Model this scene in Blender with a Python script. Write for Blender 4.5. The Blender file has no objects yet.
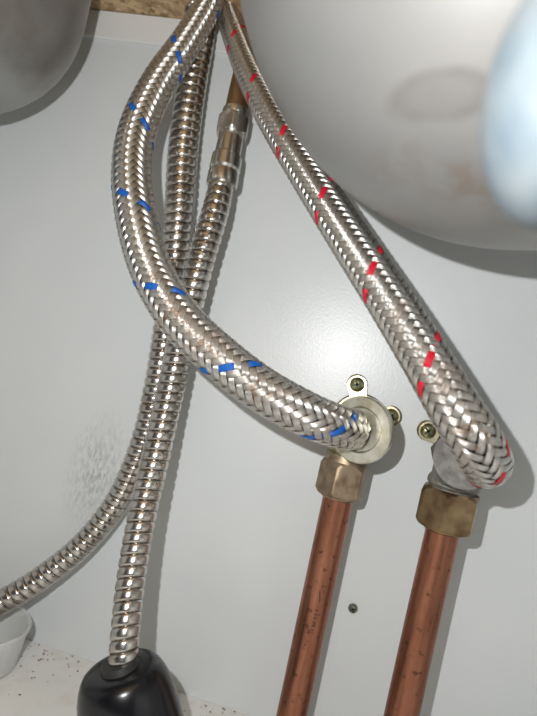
import bpy, bmesh, math, random
import numpy as np
from mathutils import Vector, Matrix
random.seed(3)
scene=bpy.context.scene
scene.view_settings.view_transform='Standard'
COL=scene.collection
pi=math.pi
# ------------------------------------------------------------------ helpers
def link(ob,parent=None):
    COL.objects.link(ob)
    if parent: ob.parent=parent
    return ob
def mesh_obj(name,verts,faces,mats,parent=None,smooth=True,uvs=None,fmat=None):
    me=bpy.data.meshes.new(name)
    me.from_pydata([tuple(v) for v in verts],[],[tuple(f) for f in faces])
    if uvs is not None:
        uvl=me.uv_layers.new(name='UVMap')
        idx=np.empty(len(me.loops),dtype=np.int32); me.loops.foreach_get('vertex_index',idx)
        uvl.data.foreach_set('uv',np.asarray(uvs,dtype=np.float32)[idx].ravel())
    for m in (mats if isinstance(mats,(list,tuple)) else [mats]): me.materials.append(m)
    if fmat is not None: me.polygons.foreach_set('material_index',np.asarray(fmat,dtype=np.int32))
    if smooth: me.polygons.foreach_set('use_smooth',[True]*len(me.polygons))
    me.update()
    return link(bpy.data.objects.new(name,me),parent)
def empty(name,loc=(0,0,0)):
    e=bpy.data.objects.new(name,None); e.empty_display_size=.01
    return link(e)
def box(name,a,b,mat,parent=None,bev=0.0):
    bm=bmesh.new(); bmesh.ops.create_cube(bm,size=1)
    a=Vector(a); b=Vector(b)
    for v in bm.verts: v.co=Vector([(a[i]+b[i])/2+v.co[i]*(b[i]-a[i]) for i in range(3)])
    if bev: bmesh.ops.bevel(bm,geom=bm.edges[:],offset=bev,segments=2,affect='EDGES')
    me=bpy.data.meshes.new(name); bm.to_mesh(me); bm.free(); me.materials.append(mat)
    return link(bpy.data.objects.new(name,me),parent)
def frame(axis):
    a=Vector(axis).normalized()
    h=Vector((1,0,0)) if abs(a.x)<.7 else Vector((0,0,1))
    e1=(h-a*h.dot(a)).normalized(); e2=a.cross(e1)
    return a,e1,e2
def revolve(name,origin,axis,prof,mat,parent=None,n=48,rf=None,smooth_angle=35,cap=True):
    """prof: list of (height,radius) ; rf(theta,h,r)->r"""
    a,e1,e2=frame(axis); o=Vector(origin)
    vs=[];fs=[]
    for h,r in prof:
        for k in range(n):
            t=2*pi*k/n; rr=rf(t,h,r) if rf else r
            vs.append(o+a*h+(e1*math.cos(t)+e2*math.sin(t))*rr)
    for i in range(len(prof)-1):
        for k in range(n):
            k2=(k+1)%n
            fs.append((i*n+k,i*n+k2,(i+1)*n+k2,(i+1)*n+k))
    if cap:
        fs.append(tuple(range(n))[::-1]); fs.append(tuple((len(prof)-1)*n+k for k in range(n)))
    ob=mesh_obj(name,vs,fs,mat,parent)
    ob.data.set_sharp_from_angle(angle=math.radians(smooth_angle))
    return ob
def hexnut(name,origin,axis,h,ap,mat,parent=None,rot=0.0):
    """ap = half across-flats"""
    def rf(t,hh,r):
        s=((t+rot)%(pi/3))-pi/6
        hx=ap/math.cos(s)
        return min(hx,r)
    R=ap/math.cos(pi/6)
    prof=[(0,ap*.8),(0,ap*.99),(h*.06,ap*1.06),(h*.13,R*1.01),(h*.87,R*1.01),(h*.94,ap*1.06),(h,ap*.99),(h,ap*.8)]
    return revolve(name,origin,axis,prof,mat,parent,n=72,rf=rf,smooth_angle=20)
def path(points,step):
    """points: (x,y,z,r) catmull-rom, resampled"""
    P=np.array(points,float)
    P=np.vstack([2*P[0]-P[1],P,2*P[-1]-P[-2]])
    out=[]
    for i in range(1,len(P)-2):
        p0,p1,p2,p3=P[i-1],P[i],P[i+1],P[i+2]
        for t in np.linspace(0,1,60,endpoint=False):
            out.append(.5*((2*p1)+(-p0+p2)*t+(2*p0-5*p1+4*p2-p3)*t*t+(-p0+3*p1-3*p2+p3)*t**3))
    out.append(P[-2]); D=np.array(out)
    L=np.concatenate([[0],np.cumsum(np.linalg.norm(np.diff(D[:,:3],axis=0),axis=1))])
    m=int(L[-1]/step)+1
    s=np.linspace(0,L[-1],m)
    Q=np.stack([np.interp(s,L,D[:,k]) for k in range(4)],1)
    for _ in range(int(.004/step)*2+2):
        Q[1:-1]=.25*Q[:-2]+.5*Q[1:-1]+.25*Q[2:]
    T=np.gradient(Q[:,:3],axis=0); T/=np.linalg.norm(T,axis=1)[:,None]
    E=np.zeros_like(T)
    e=np.array([1.,0,0]); e=e-T[0]*e.dot(T[0]); e/=np.linalg.norm(e); E[0]=e
    for i in range(1,m):
        e=E[i-1]-T[i]*E[i-1].dot(T[i]); E[i]=e/np.linalg.norm(e)
    B=np.cross(T,E)
    return s,Q[:,:3],Q[:,3],T,E,B
def tube(name,pts,mat,parent=None,step=.002,nth=32,rfun=None,cap=True):
    s,C,R,T,E,B=path(pts,step)
    th=np.arange(nth)*2*pi/nth
    r0_=R[:,None]*np.ones(nth)[None]; r=r0_
    if rfun is not None: r=rfun(s[:,None],th[None],r0_)
    V=C[:,None,:]+r[...,None]*(E[:,None,:]*np.cos(th)[None,:,None]+B[:,None,:]*np.sin(th)[None,:,None])
    uv=np.stack([np.broadcast_to(s[:,None]*50,r.shape),r/r0_],-1).reshape(-1,2)
    m=len(s); V=V.reshape(-1,3)
    i,k=np.meshgrid(np.arange(m-1),np.arange(nth),indexing='ij'); k2=(k+1)%nth
    Fq=np.stack([i*nth+k,i*nth+k2,(i+1)*nth+k2,(i+1)*nth+k],-1).reshape(-1,4).tolist()
    if cap: Fq.append(list(range(nth))[::-1]); Fq.append([(m-1)*nth+q for q in range(nth)])
    return mesh_obj(name,V.tolist(),Fq,mat,parent,uvs=uv)
def braid(name,pts,mats,parent,tracers,N=12,alpha=50,phase=0.0):
    s,C,R,T,E,B=path(pts,.0007)
    a=math.radians(alpha)
    ph=np.concatenate([[0],np.cumsum(np.diff(s)*math.tan(a)/((R[1:]+R[:-1])/2))])
    m=len(s); V=[];Fs=[];UV=[];FM=[]; base=0
    W=np.linspace(-1,1,5)
    for fam in (1,-1):
        for i in range(N):
            th=2*pi*i/N+fam*ph+phase
            q=2*i+N*ph/pi*fam
            h=fam*np.cos(pi/2*q-pi/4)*1.35
            h=np.tanh(h*1.3)
            hw=pi*R/N*math.cos(a)*.93
            amp=.048*R
            er=E*np.cos(th)[:,None]+B*np.sin(th)[:,None]
            et=-E*np.sin(th)[:,None]+B*np.cos(th)[:,None]
            for w in W:
                ww=w*hw
                dth=ww*math.cos(a)/R; dt=-fam*ww*math.sin(a)
                rr=R+amp*h+(.030*R)*(1-w*w)
                e2=er*np.cos(dth)[:,None]+et*np.sin(dth)[:,None]
                V.append(C+T*dt[:,None]+e2*rr[:,None])
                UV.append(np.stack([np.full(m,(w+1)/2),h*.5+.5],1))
            k,j=np.meshgrid(np.arange(m-1),np.arange(4),indexing='ij')
            f=np.stack([base+j*m+k,base+j*m+k+1,base+(j+1)*m+k+1,base+(j+1)*m+k],-1)
            f=f if fam==1 else f[...,::-1]
            f=f.reshape(-1,4); Fs.append(f)
            FM.append(np.full(len(f),1 if (fam,i) in tracers else 0))
            base+=5*m
    return mesh_obj(name,np.concatenate(V).tolist(),np.concatenate(Fs).tolist(),mats,parent,True,np.concatenate(UV),np.concatenate(FM))
# ------------------------------------------------------------------ materials
def newmat(name,col=(.8,.8,.8),metal=0,rough=.5,**kw):
    m=bpy.data.materials.new(name); m.use_nodes=True
    b=m.node_tree.nodes['Principled BSDF']
    b.inputs['Base Color'].default_value=(*col,1); b.inputs['Metallic'].default_value=metal; b.inputs['Roughness'].default_value=rough
    for k,v in kw.items(): b.inputs[k.replace('_',' ')].default_value=v
    return m,m.node_tree,b
def noise(nt,scale,detail=3,vec=None,rough=.5):
    n=nt.nodes.new('ShaderNodeTexNoise'); n.inputs['Scale'].default_value=scale; n.inputs['Detail'].default_value=detail; n.inputs['Roughness'].default_value=rough
    if vec is None:
        tc=nt.nodes.new('ShaderNodeTexCoord'); vec=tc.outputs['Object']
    nt.links.new(vec,n.inputs['Vector']); return n.outputs['Fac']
def ramp(nt,src,a,b,ca=(0,0,0,1),cb=(1,1,1,1)):
    r=nt.nodes.new('ShaderNodeValToRGB'); r.color_ramp.elements[0].position=a; r.color_ramp.elements[1].position=b
    r.color_ramp.elements[0].color=ca; r.color_ramp.elements[1].color=cb
    nt.links.new(src,r.inputs['Fac']); return r.outputs['Color']
def mix(nt,fac,a,b):
    m=nt.nodes.new('ShaderNodeMix'); m.data_type='RGBA'
    if hasattr(fac,'links'): nt.links.new(fac,m.inputs[0])
    else: m.inputs[0].default_value=fac
    for i,c in ((6,a),(7,b)):
        if hasattr(c,'links'): nt.links.new(c,m.inputs[i])
        else: m.inputs[i].default_value=(*c,1)
    return m.outputs[2]
def math_(nt,op,a,b=None,c=None):
    m=nt.nodes.new('ShaderNodeMath'); m.operation=op
    for i,v in enumerate((a,b,c)):
        if v is None: continue
        if hasattr(v,'links'): nt.links.new(v,m.inputs[i])
        else: m.inputs[i].default_value=v
    return m.outputs[0]
def bump(nt,b,src,strength,dist):
    n=nt.nodes.new('ShaderNodeBump'); n.inputs['Strength'].default_value=strength; n.inputs['Distance'].default_value=dist
    nt.links.new(src,n.inputs['Height']); nt.links.new(n.outputs[0],b.inputs['Normal'])
def spot(nt,center,scale=(1,1,1)):
    """distance field around a point of the object"""
    tc=nt.nodes.new('ShaderNodeTexCoord')
    s=nt.nodes.new('ShaderNodeVectorMath'); s.operation='SUBTRACT'; s.inputs[1].default_value=center
    nt.links.new(tc.outputs['Object'],s.inputs[0])
    k=nt.nodes.new('ShaderNodeVectorMath'); k.operation='MULTIPLY'; k.inputs[1].default_value=scale
    nt.links.new(s.outputs[0],k.inputs[0])
    l=nt.nodes.new('ShaderNodeVectorMath'); l.operation='LENGTH'; nt.links.new(k.outputs[0],l.inputs[0])
    return l.outputs['Value']

def braid_mat(name,col,metal,rough,rust,spots=()):
    m,nt,b=newmat(name,col,metal,rough)
    uv=nt.nodes.new('ShaderNodeUVMap'); sp=nt.nodes.new('ShaderNodeSeparateXYZ'); nt.links.new(uv.outputs[0],sp.inputs[0])
    w=math_(nt,'SINE',math_(nt,'MULTIPLY',sp.outputs[0],2*pi*5))
    bump(nt,b,w,.6,.00014)
    if rust:
        f=ramp(nt,noise(nt,150,4,rough=.65),.52,.66)
        lo=ramp(nt,noise(nt,32,2),.52,.62)
        f2=math_(nt,'MULTIPLY',math_(nt,'MULTIPLY',f,lo),rust)
        f3=ramp(nt,noise(nt,210,4,rough=.7),.46,.60)
        for c,r in spots:
            g=ramp(nt,spot(nt,c),r*.4,r,(1,1,1,1),(0,0,0,1))
            f2=math_(nt,'MAXIMUM',f2,math_(nt,'MULTIPLY',math_(nt,'MULTIPLY',g,f3),.8))
        low=ramp(nt,sp.outputs[1],.10,.95,(.33,.28,.24,1),(1,1,1,1))  # weave dips darkened in the colour: occlusion shade together with grime
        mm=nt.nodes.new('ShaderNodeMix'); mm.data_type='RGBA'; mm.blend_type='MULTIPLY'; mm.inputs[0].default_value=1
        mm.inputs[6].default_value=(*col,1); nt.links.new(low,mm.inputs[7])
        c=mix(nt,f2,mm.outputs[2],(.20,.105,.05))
        nt.links.new(c,b.inputs['Base Color'])
        nt.links.new(math_(nt,'SUBTRACT',1.0,math_(nt,'MULTIPLY',f2,.5)),b.inputs['Metallic'])
        nt.links.new(math_(nt,'ADD',rough,math_(nt,'MULTIPLY',f2,.15)),b.inputs['Roughness'])
    return m
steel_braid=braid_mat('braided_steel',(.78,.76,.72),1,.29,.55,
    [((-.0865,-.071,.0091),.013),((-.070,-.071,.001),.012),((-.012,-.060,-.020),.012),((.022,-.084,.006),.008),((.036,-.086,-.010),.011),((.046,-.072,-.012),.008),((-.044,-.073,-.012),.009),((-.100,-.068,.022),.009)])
blue_tr=braid_mat('blue_tracer',(.004,.11,.47),0,.4,0)
red_tr=braid_mat('red_tracer',(.60,.008,.03),0,.4,0)
core,_,_=newmat('braid_core',(.015,.012,.010),.2,.6)
corr,nt,b=newmat('corrugated_steel',(.74,.71,.66),1,.22)
f=ramp(nt,noise(nt,120,4),.45,.75)
c=mix(nt,math_(nt,'MULTIPLY',f,.55),(.60,.57,.53),(.27,.20,.15))
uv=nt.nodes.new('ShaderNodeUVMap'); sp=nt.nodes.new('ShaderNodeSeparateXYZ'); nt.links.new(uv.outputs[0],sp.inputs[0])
g=ramp(nt,sp.outputs[1],.86,.96,(.14,.105,.08,1),(1,1,1,1))  # groove shade put into the colour, along with brown grime
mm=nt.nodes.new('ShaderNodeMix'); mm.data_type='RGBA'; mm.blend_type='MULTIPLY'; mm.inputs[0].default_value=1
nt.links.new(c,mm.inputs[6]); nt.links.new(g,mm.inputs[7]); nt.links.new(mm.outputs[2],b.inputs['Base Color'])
chrome,nt,b=newmat('plated_steel',(.60,.58,.54),1,.25)
bump(nt,b,noise(nt,300,3),.1,.0003)
zinc,nt,b=newmat('zinc_plate',(.70,.66,.52),1,.30)
f=ramp(nt,noise(nt,180,4),.4,.7)
nt.links.new(mix(nt,f,(.50,.45,.31),(.28,.24,.14)),b.inputs['Base Color'])
zring,nt,b=newmat('zinc_flange',(.85,.83,.70),.9,.38)
f=ramp(nt,noise(nt,180,4),.4,.7)
nt.links.new(mix(nt,f,(.95,.94,.82),(.66,.62,.44)),b.inputs['Base Color'])
brass,nt,b=newmat('brass',(.50,.38,.22),1,.36)
f=ramp(nt,noise(nt,140,5),.35,.7)
nt.links.new(mix(nt,f,(.36,.26,.145),(.16,.10,.055)),b.inputs['Base Color'])
bump(nt,b,noise(nt,500,3),.2,.0003)
brass_dull,nt,b=newmat('brass_dull',(.55,.46,.33),.9,.45)
f=ramp(nt,noise(nt,160,5),.35,.7)
nt.links.new(mix(nt,f,(.42,.33,.23),(.20,.13,.08)),b.inputs['Base Color'])
bump(nt,b,noise(nt,500,3),.2,.0003)
cast,nt,b=newmat('nickel_cast',(.36,.355,.34),.7,.52)
f=ramp(nt,noise(nt,220,5),.35,.7)
nt.links.new(mix(nt,f,(.38,.375,.355),(.19,.17,.14)),b.inputs['Base Color'])
bump(nt,b,noise(nt,400,3),.25,.0004)
castd,nt,b=newmat('nickel_cast_dull',(.2,.2,.19),.4,.6)
f=ramp(nt,noise(nt,260,5),.35,.7)
nt.links.new(mix(nt,f,(.17,.165,.155),(.08,.07,.06)),b.inputs['Base Color'])
bump(nt,b,noise(nt,400,3),.4,.0005)
copper,nt,b=newmat('copper',(.7,.32,.2),1,.35)
tc=nt.nodes.new('ShaderNodeTexCoord'); mp=nt.nodes.new('ShaderNodeMapping'); mp.inputs['Scale'].default_value=(1,1,.12); nt.links.new(tc.outputs['Object'],mp.inputs[0])
f=ramp(nt,noise(nt,160,5,mp.outputs[0],.7),.35,.72)
c=mix(nt,f,(.46,.20,.125),(.20,.08,.05))
f=ramp(nt,noise(nt,330,4),.60,.68)
c=mix(nt,math_(nt,'MULTIPLY',f,.65),c,(.085,.045,.03))
nt.links.new(c,b.inputs['Base Color'])
copper_dark,_,_=newmat('copper_tarnished',(.42,.27,.15),1,.42)
ink,_,_=newmat('pipe_ink',(.07,.035,.025),0,.6)
screwm,nt,b=newmat('screw_brass',(.42,.42,.24),1,.28)
slot,_,_=newmat('screw_recess',(.04,.05,.025),.5,.5)
rubber,_,_=newmat('black_rubber',(.02,.02,.02),0,.5)
blackpl,nt,b=newmat('black_plastic',(.004,.004,.006),0,.24)
plast,nt,b=newmat('clear_plastic',(.93,.94,.93),0,.15,Transmission_Weight=.55,IOR=1.3)
bluepl,nt,b=newmat('blue_plastic',(.20,.29,.37),0,.5)
f=ramp(nt,noise(nt,90,4),.35,.68)
nt.links.new(mix(nt,f,(.105,.142,.168),(.17,.195,.21)),b.inputs['Base Color'])
# wall
wallm,nt,b=newmat('white_melamine',(.66,.68,.68),0,.33)
big=ramp(nt,noise(nt,9,3),.3,.7)
c=mix(nt,big,(.62,.65,.66),(.67,.695,.70))
sp1=ramp(nt,noise(nt,420,2),.74,.78)
c=mix(nt,math_(nt,'MULTIPLY',sp1,.35),c,(.40,.34,.27))
d=spot(nt,(-.1385,0,-.082),(1.15,1,.60))
m1=ramp(nt,d,.000,.024,(1,1,1,1),(0,0,0,1))
tc=nt.nodes.new('ShaderNodeTexCoord'); mp=nt.nodes.new('ShaderNodeMapping'); mp.inputs['Scale'].default_value=(1,1,.3); mp.inputs['Rotation'].default_value=(0,.9,0); nt.links.new(tc.outputs['Object'],mp.inputs[0])
m2=ramp(nt,noise(nt,650,6,mp.outputs[0],.85),.46,.60)
c=mix(nt,math_(nt,'MULTIPLY',math_(nt,'MULTIPLY',m1,m2),.72),c,(.10,.095,.09))
nt.links.new(c,b.inputs['Base Color'])
bump(nt,b,noise(nt,800,3),.18,.0004)
# floor
floorm,nt,b=newmat('cabinet_floor_melamine',(.70,.70,.67),0,.4)
vo=nt.nodes.new('ShaderNodeTexVoronoi'); vo.inputs['Scale'].default_value=260
tc=nt.nodes.new('ShaderNodeTexCoord'); nt.links.new(tc.outputs['Object'],vo.inputs['Vector'])
s1=ramp(nt,vo.outputs['Distance'],.06,.16,(1,1,1,1),(0,0,0,1))
s2=ramp(nt,noise(nt,45,3),.54,.66)
c=mix(nt,math_(nt,'MULTIPLY',math_(nt,'MULTIPLY',s1,s2),.6),(.74,.74,.71),(.30,.21,.14))
s3=ramp(nt,noise(nt,90,5),.52,.82)
c=mix(nt,math_(nt,'MULTIPLY',s3,.35),c,(.42,.36,.29))
nt.links.new(c,b.inputs['Base Color'])
# chipboard
chip,nt,b=newmat('chipboard',(.40,.27,.14),0,.8)
vo=nt.nodes.new('ShaderNodeTexVoronoi'); vo.inputs['Scale'].default_value=330
tc=nt.nodes.new('ShaderNodeTexCoord'); nt.links.new(tc.outputs['Object'],vo.inputs['Vector'])
sep=nt.nodes.new('ShaderNodeSeparateColor'); nt.links.new(vo.outputs['Color'],sep.inputs[0])
c=mix(nt,sep.outputs[0],(.26,.16,.08),(.62,.45,.26))
nt.links.new(c,b.inputs['Base Color']); bump(nt,b,sep.outputs[0],.4,.001)
trimm,nt,b=newmat('white_trim',(.74,.75,.74),0,.4)
# sink
sinkm,nt,b=newmat('satin_steel_bowl',(.40,.40,.39),.5,.42)
c=mix(nt,ramp(nt,noise(nt,14,4),.35,.7),(.285,.288,.285),(.345,.338,.33))
d=spot(nt,(.0004,-.1595,.0702),(1,.2,3.2))
ringf=ramp(nt,math_(nt,'ABSOLUTE',math_(nt,'SUBTRACT',d,.0105)),.0005,.0035,(1,1,1,1),(0,0,0,1))
c=mix(nt,math_(nt,'MULTIPLY',math_(nt,'MULTIPLY',ringf,ramp(nt,noise(nt,70,2),.3,.6)),.36),c,(.10,.085,.075))
inner=ramp(nt,d,.008,.0115,(1,1,1,1),(0,0,0,1))
c=mix(nt,math_(nt,'MULTIPLY',inner,.25),c,(.13,.12,.115))
for ctr,sc,st in (((.013,-.138,.059),(1,.5,3.2),.45),((-.045,-.10,.082),(1,.5,2),.35),((.030,-.14,.057),(1,.5,3),.5),((-.006,-.135,.062),(1,.5,3.2),.25)):
    d=spot(nt,ctr,sc)
    g=math_(nt,'MULTIPLY',ramp(nt,d,.003,.016,(1,1,1,1),(0,0,0,1)),ramp(nt,noise(nt,150,5,rough=.6),.40,.60))
    c=mix(nt,math_(nt,'MULTIPLY',g,st),c,(.20,.13,.075))
nt.links.new(c,b.inputs['Base Color'])
bump(nt,b,noise(nt,700,2),.06,.0003)
sink2,nt,b=newmat('satin_steel_bowl_dark',(.36,.36,.35),.7,.40)
c=mix(nt,ramp(nt,noise(nt,40,4,rough=.5),.42,.78),(.32,.32,.31),(.22,.19,.16)); nt.links.new(c,b.inputs['Base Color'])

# ------------------------------------------------------------------ cabinet shell
FZ=-.1815; CZ=.1760
box('wall_back',(-.42,0,FZ-.016),(.2310,.016,CZ),wallm)
box('wall_left',(-.436,-.40,FZ-.016),(-.42,.016,CZ),wallm)
box('wall_right',(.2152,-.40,FZ-.016),(.2312,-.0002,CZ),wallm)
box('floor',(-.42,-.40,FZ-.016),(.2150,-.0002,FZ),floorm)
box('trim_1',(-.418,-.0022,.1600),(.2140,-.0001,CZ-.0002),trimm,bev=.0006)
box('countertop',(-.44,-.38,CZ+.0002),(.235,.018,CZ+.030),chip)

# ------------------------------------------------------------------ sink bowls
def bowl_round(name,c,r,top,mat):
    prof=[]
    for i in range(0,65):
        a=pi/2*i/64
        prof.append((-r*math.cos(a),max(r*math.sin(a),.0004)))
    prof.append((top-c[2],r))
    e=empty(name)
    revolve('bowl_shell',c,(0,0,1),prof,mat,e,n=160,smooth_angle=60,cap=True)
    return e
bowl_round('sink_bowl',(.0218,-.110,.1530),.1000,CZ,sinkm)
def bowl_box(name,x0,x1,y0,y1,zb,rc,top,mat):
    e=empty(name); vs=[];fs=[]
    def ring(ins,z,r):
        pts=[]
        a0,a1,b0,b1=x0+ins,x1-ins,y0+ins,y1-ins
        for cx,cy,s in ((a1-r,b1-r,0),(a0+r,b1-r,1),(a0+r,b0+r,2),(a1-r,b0+r,3)):
            for k in range(17):
                t=pi/2*s+pi/2*k/16; pts.append((cx+r*math.cos(t),cy+r*math.sin(t),z))
        return pts
    R=[ring(rc+.02,zb-.001,.01)]
    for i in range(0,17):
        a=pi/2*i/16
        R.append(ring(rc*(1-math.sin(a)),zb+rc*(1-math.cos(a)),max(.056-rc*(1-math.sin(a)),.012)))
    R.append(ring(0,top,.056))
    m=len(R[0])
    for q in R: vs+=q
    for i in range(len(R)-1):
        for k in range(m):
            k2=(k+1)%m; fs.append((i*m+k,i*m+k2,(i+1)*m+k2,(i+1)*m+k))
    fs.append(tuple(range(m))[::-1])
    mesh_obj('bowl_shell',vs,fs,mat,e)
bowl_box('sink_bowl.001',-.36,-.1650,-.19,-.020,.0800,.060,CZ,sink2)

# ------------------------------------------------------------------ braided hoses
blue=[(-.1195,-.032,.1750,.0062),(-.1205,-.031,.1660,.0065),(-.1268,-.033,.1450,.0072),(-.1340,-.037,.1216,.0081),(-.1358,-.044,.0949,.0086),(-.1305,-.050,.0713,.0089),(-.1190,-.056,.0475,.0090),(-.1045,-.060,.0261,.0091),(-.0860,-.064,.0091,.0091),(-.0645,-.066,-.0031,.0091),(-.0444,-.066,-.0120,.0090),(-.0252,-.062,-.0178,.0089),(-.0125,-.053,-.0206,.0088),(-.0055,-.042,-.0214,.0085)]
red=[(-.1165,-.016,.1750,.0055),(-.1106,-.019,.1650,.0060),(-.0930,-.028,.1384,.0069),(-.0722,-.038,.1120,.0076),(-.0482,-.048,.0848,.0081),(-.0236,-.058,.0578,.0085),(-.0018,-.066,.0343,.0088),(.0172,-.074,.0129,.0090),(.0300,-.078,-.0019,.0092),(.0399,-.076,-.0120,.0094),(.0468,-.066,-.0190,.0094),(.0492,-.053,-.0215,.0092)]
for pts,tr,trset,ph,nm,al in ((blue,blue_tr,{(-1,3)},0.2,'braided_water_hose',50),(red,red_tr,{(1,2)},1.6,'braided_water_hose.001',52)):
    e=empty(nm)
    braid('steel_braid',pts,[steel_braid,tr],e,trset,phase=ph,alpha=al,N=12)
    tube('inner_tube',[(p[0],p[1],p[2],p[3]*.93) for p in pts],core,e,nth=24)

# ------------------------------------------------------------------ corrugated shower hoses
A=[(-.1335,-.0125,.1750,.0074),(-.1285,-.0145,.1650,.0076),(-.1254,-.0175,.1306,.0079),(-.1216,-.019,.0979,.0079),(-.1165,-.019,.0667,.0077),(-.1133,-.016,.0357,.0073),(-.1111,-.014,.0043,.0070),(-.1093,-.014,-.0275,.0068),(-.1102,-.014,-.0571,.0066),(-.1165,-.014,-.0882,.0065),(-.1289,-.016,-.1142,.0064),(-.1444,-.020,-.1346,.0064),(-.1601,-.026,-.1503,.0064),(-.1809,-.032,-.1660,.0062),(-.205,-.036,-.1745,.0062),(-.23,-.038,-.1750,.0062)]
Bp=[(-.0950,-.025,.0825,.0062),(-.0935,-.030,.0645,.0068),(-.0947,-.032,.0374,.0069),(-.0953,-.032,.0061,.0069),(-.0941,-.035,-.0263,.0068),(-.0915,-.042,-.0568,.0067),(-.0882,-.052,-.0823,.0065),(-.0832,-.062,-.1051,.0063),(-.0780,-.070,-.1221,.0061),(-.0740,-.0745,-.1355,.0060)]
def corrf(pitch,depth):
    def fn(s,th,r):
        q=(s/pitch-th/(2*pi))%1.0
        bulge=np.sqrt(np.clip(1-(2*np.abs(q-.5))**3.6,0,1))
        return r*(1-depth)+r*depth*bulge
    return fn
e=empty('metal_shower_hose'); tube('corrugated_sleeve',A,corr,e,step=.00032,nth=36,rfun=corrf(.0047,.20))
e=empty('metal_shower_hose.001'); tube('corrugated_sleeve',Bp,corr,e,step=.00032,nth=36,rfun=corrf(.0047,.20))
# crimp ferrule, nut, copper tail
p0=Vector((-.0947,-.0255,.0800)); p1=Vector((-.0972,-.0205,.1085)); ax=p1-p0; L=ax.length; au=ax.normalized()
revolve('crimp_ferrule',p0,ax,[(0,.0060),(0,.0074),(L*.04,.0078),(L*.24,.0078),(L*.28,.0070),(L*.32,.0078),(L*.56,.0076),(L*.60,.0066),(L*.64,.0066),(L*.95,.0063),(L,.0060),(L,.005)],chrome,e)
hexnut('coupling_nut',p1-au*.0010,ax,.0100,.0076,chrome,e,rot=.3)
revolve('nut_collar',p1+au*.0088,ax,[(0,.0060),(.002,.0070),(.0045,.0068),(.0050,.0058)],chrome,e)
tube('copper_tail',[(-.0984,-.0180,.1200,.0060),(-.1000,-.0135,.1400,.0060),(-.1020,-.0085,.1580,.0054),(-.1030,-.0080,.1750,.0050)],copper_dark,e,nth=32)

# ------------------------------------------------------------------ wall plate elbows
def screw(o,parent,r=.0038,cr=.4,mat=None):
    revolve('screw_head',o,(0,-1,0),[(0,r),(.0006,r),(.0014,r*.85),(.0020,r*.5),(.0022,r*.15)],mat or screwm,parent,n=32)
    for a in (cr,cr+pi/2):
        d=Vector((math.cos(a),0,math.sin(a))); q=Vector((-d.z,0,d.x)); c=Vector(o)+Vector((0,-.0021,0))
        vs=[];w=r*.15;l=r*.62
        for yy in (0,-.0004):
            for su,sv in ((-1,-1),(1,-1),(1,1),(-1,1)): vs.append(c+d*l*su+q*w*sv+Vector((0,yy,0)))
        mesh_obj('screw_recess',vs,[(0,1,2,3),(7,6,5,4),(0,4,5,1),(1,5,6,2),(2,6,7,3),(3,7,4,0)],slot,parent,smooth=False)
def backplate(o,lugs,parent,mat):
    n=144; vs=[]; o=Vector(o)
    def rad(t):
        r=.0150
        for (dx,dz) in lugs:
            a=math.atan2(dz,dx); L=math.hypot(dx,dz); w=.0053
            da=(t-a+pi)%(2*pi)-pi
            if abs(da)<pi/2:
                q=L*math.sin(da)
                if abs(q)<w: r=max(r,L*math.cos(da)+math.sqrt(w*w-q*q))
        return r
    lev=((-.0002,0),(-.0026,0),(-.0034,.0009))
    for y,ins in lev:
        for k in range(n):
            t=2*pi*k/n; r=rad(t)-ins
            vs.append(o+Vector((r*math.cos(t),y,r*math.sin(t))))
    fs=[(j*n+k,j*n+(k+1)%n,(j+1)*n+(k+1)%n,(j+1)*n+k) for j in range(2) for k in range(n)]
    fs.append(tuple(range(n))); fs.append(tuple(range(2*n,3*n))[::-1])
    mesh_obj('wall_plate',vs,fs,mat,parent,smooth=False)
    for dx,dz in lugs: screw(o+Vector((dx,-.0034,dz)),parent,cr=random.random()*1.5)
# --- cold side
e=empty('wall_plate_elbow')
backplate((-.0035,0,-.0205),[(-.0053,.0188),(.0145,.0070),(-.004,-.0195)],e,zinc)
revolve('elbow_port',(-.0035,-.0025,-.0205),(0,-1,0),[(0,.0125),(.003,.0112),(.031,.0112),(.033,.0118)],zinc,e)
revolve('elbow_branch',(-.0055,-.022,-.0200),(0,0,-1),[(0,.0100),(.010,.0098),(.014,.0092),(.0150,.0098),(.0195,.0098)],zinc,e)
axr=Vector((.42,.90,.02)).normalized()
rc=Vector((-.0020,-.0395,-.0208))
revolve('union_flange',rc+axr*.0035,-axr,[(0,.0080),(0,.0144),(.0012,.0150),(.0040,.0150),(.0048,.0144),(.0048,.0104),(.0030,.0094)],zring,e,n=64,smooth_angle=30)
hexnut('compression_nut',(-.0055,-.022,-.0385),(0,0,-1),.0165,.0104,brass_dull,e,rot=.28)
revolve('nut_shoulder',(-.0055,-.022,-.0360),(0,0,-1),[(0,.0098),(.0026,.0102)],brass_dull,e)
revolve('compression_ring',(-.0055,-.022,-.0545),(0,0,-1),[(0,.0086),(.0015,.0084),(.002,.0076)],brass_dull,e)
e=empty('copper_pipe')
tube('pipe_wall',[(-.0055,-.022,-.050,.0072),(-.0052,-.022,-.09,.0072),(-.0047,-.022,-.14,.0072),(-.0044,-.022,FZ+.0002,.0072)],copper,e,nth=48)
def stroke(cx,cy,R,a0,a1,z0,z1,w):
    vs=[];K=6
    for i in range(K+1):
        a=a0+(a1-a0)*i/K; zz=z0+(z1-z0)*i/K
        for s_ in (-1,1):
            dz=s_*w/2 if abs(a1-a0)*R>abs(z1-z0) else 0
            da=0 if dz else s_*w/2/R
            vs.append((cx+R*math.sin(a+da),cy-R*math.cos(a+da),zz+dz))
    mesh_obj('stamp_stroke',vs,[(2*i,2*i+1,2*i+3,2*i+2) for i in range(K)],ink,e,smooth=False)
cx,cy,R=-.0049,-.022,.00726
stroke(cx,cy,R,.10,.24,-.0985,-.1035,.0006)
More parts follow.
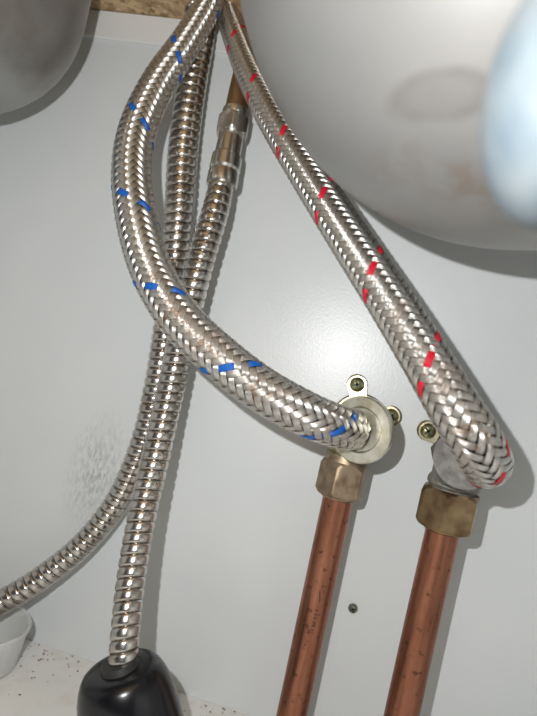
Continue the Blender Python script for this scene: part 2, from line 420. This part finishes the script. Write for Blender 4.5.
for z0 in (-.1075,-.1112,-.1149):
    stroke(cx,cy,R,.05,.28,z0,z0,.0005); stroke(cx,cy,R,.05,.28,z0-.0020,z0-.0020,.0004)
# --- hot side
e=empty('wall_plate_elbow.001')
backplate((.0490,0,-.0220),[(-.0190,.0055),(.0145,.0010),(.004,-.020)],e,zinc)
revolve('elbow_port',(.0480,-.0025,-.0220),(0,-1,0),[(0,.0135),(.003,.0120),(.034,.0120),(.036,.0110)],castd,e)
revolve('elbow_branch',(.0425,-.032,-.0160),(0,0,-1),[(0,.0070),(.004,.0100),(.016,.0100),(.018,.0112),(.0200,.0112),(.0215,.0100),(.0225,.0100)],cast,e)
ax=Vector((-.24,-.95,.10)).normalized()
hexnut('union_nut',Vector((.0460,-.0350,-.0232)),ax,.0200,.0125,castd,e,rot=.1)
hexnut('compression_nut',(.0425,-.032,-.0378),(0,0,-1),.0172,.0118,brass,e,rot=.28)
revolve('compression_ring',(.0425,-.032,-.0545),(0,0,-1),[(0,.0095),(.0015,.0092),(.0022,.0078)],brass,e)
e=empty('copper_pipe.001')
tube('pipe_wall',[(.0425,-.032,-.050,.0074),(.0422,-.0325,-.09,.0074),(.0421,-.033,-.14,.0074),(.0421,-.034,FZ+.0002,.0074)],copper,e,nth=48)

# ------------------------------------------------------------------ spray handle
t0=Vector((-.0752,-.0750,-.1345)); t1=Vector((-.0585,-.0690,-.1752)); ax=t1-t0; L=ax.length
e=empty('spray_handle')
revolve('handle_body',t0,ax,[(0,.0066),(0,.0118),(.0006,.0140),(.0016,.0154),(.0032,.0165),(.006,.0178),(.010,.0190),(.020,.0204),(.030,.0208),(.038,.0203),(L-.003,.0180),(L-.001,.0160),(L,.0135)],blackpl,e,n=96,smooth_angle=50)
revolve('hose_gland',t0-ax.normalized()*.0025,ax,[(0,.0062),(0,.0072),(.003,.0082)],rubber,e)

# ------------------------------------------------------------------ plastic cup, lower left
e=empty('plastic_cup')
revolve('cup_wall',(-.1670,-.034,FZ+.0002),(0,0,1),[(0,.001),(0,.021),(.0008,.0222),(.012,.0235),(.018,.0245),(.0195,.0252),(.0208,.0256),(.0216,.0252),(.0214,.0240),(.0180,.0232),(.012,.0222),(.0014,.0208),(.0012,.001)],plast,e,n=96,cap=False)

# ------------------------------------------------------------------ blurred bottle near the lens
e=empty('blue_plastic_bottle')
prof=[]
for i in range(0,25):
    a=pi/2*i/24
    prof.append((.0130*(1-math.cos(a)),max(.0212*math.sin(a),.0004)))
prof+=[(.05,.0214),(.12,.0214),(.15,.0214),(.165,.0195),(.175,.0120),(.180,.0095),(.185,.0095)]
ax=Vector((1,-.03,.05)).normalized()
revolve('bottle_body',(.0072,-.200,.0520),ax,prof,bluepl,e,n=96,smooth_angle=50)
o=Vector((.0072,-.200,.0520))+ax*.185
revolve('bottle_cap',o,ax,[(0,.0095),(0,.0125),(.020,.0125),(.0218,.0115)],trimm,e)

# ------------------------------------------------------------------ small screw in the back wall
dark_screw,_,_=newmat('tarnished_screw',(.20,.23,.18),.8,.35)
e=empty('wall_screw'); screw((.0133,-.0002,-.1126),e,r=.0024,mat=dark_screw)

# ------------------------------------------------------------------ floor crumbs
vs=[];fs=[]
for _ in range(130):
    cx=random.choice((random.gauss(-.145,.018),random.gauss(-.04,.015))); cy=-abs(random.gauss(0,.022))-.001; r=random.uniform(.0002,.0008)
    b0=len(vs)
    for dx,dy,dz in ((1,0,.4),(0,1,.4),(-1,0,.4),(0,-1,.4),(0,0,1.1),(0,0,0)):
        vs.append((cx+dx*r*random.uniform(.6,1.3),cy+dy*r*random.uniform(.6,1.2),FZ+dz*r+.00005))
    for f in ((0,1,4),(1,2,4),(2,3,4),(3,0,4),(1,0,5),(2,1,5),(3,2,5),(0,3,5)): fs.append([b0+q for q in f])
crumb,_,_=newmat('crumbs',(.20,.13,.08),0,.8)
mesh_obj('floor_debris',vs,fs,crumb,None,smooth=False)

# ------------------------------------------------------------------ light, world, camera
ld=bpy.data.lights.new('phone_flash','POINT'); ld.energy=2.3; ld.shadow_soft_size=.0022; ld.color=(1,.995,.985)
lo=link(bpy.data.objects.new('phone_flash',ld)); lo.location=(-.038,-.300,.026)
w=bpy.data.worlds.new('room'); scene.world=w; w.use_nodes=True
w.node_tree.nodes['Background'].inputs[0].default_value=(.93,.96,1,1); w.node_tree.nodes['Background'].inputs[1].default_value=.06
cd=bpy.data.cameras.new('camera'); cam=link(bpy.data.objects.new('camera',cd))
cd.sensor_fit='HORIZONTAL'; cd.sensor_width=36; cd.lens=36*576/537; cd.clip_start=.005
Mr=Matrix(((.9590,-.2126,.1873),(.1816,-.0460,-.9823),(.2175,.9761,-.0055)))
cam.matrix_world=Matrix.Translation((0,-.30,0))@Mr.to_quaternion().to_matrix().to_4x4()
cd.dof.use_dof=True; cd.dof.focus_distance=.26; cd.dof.aperture_fstop=11
scene.camera=cam
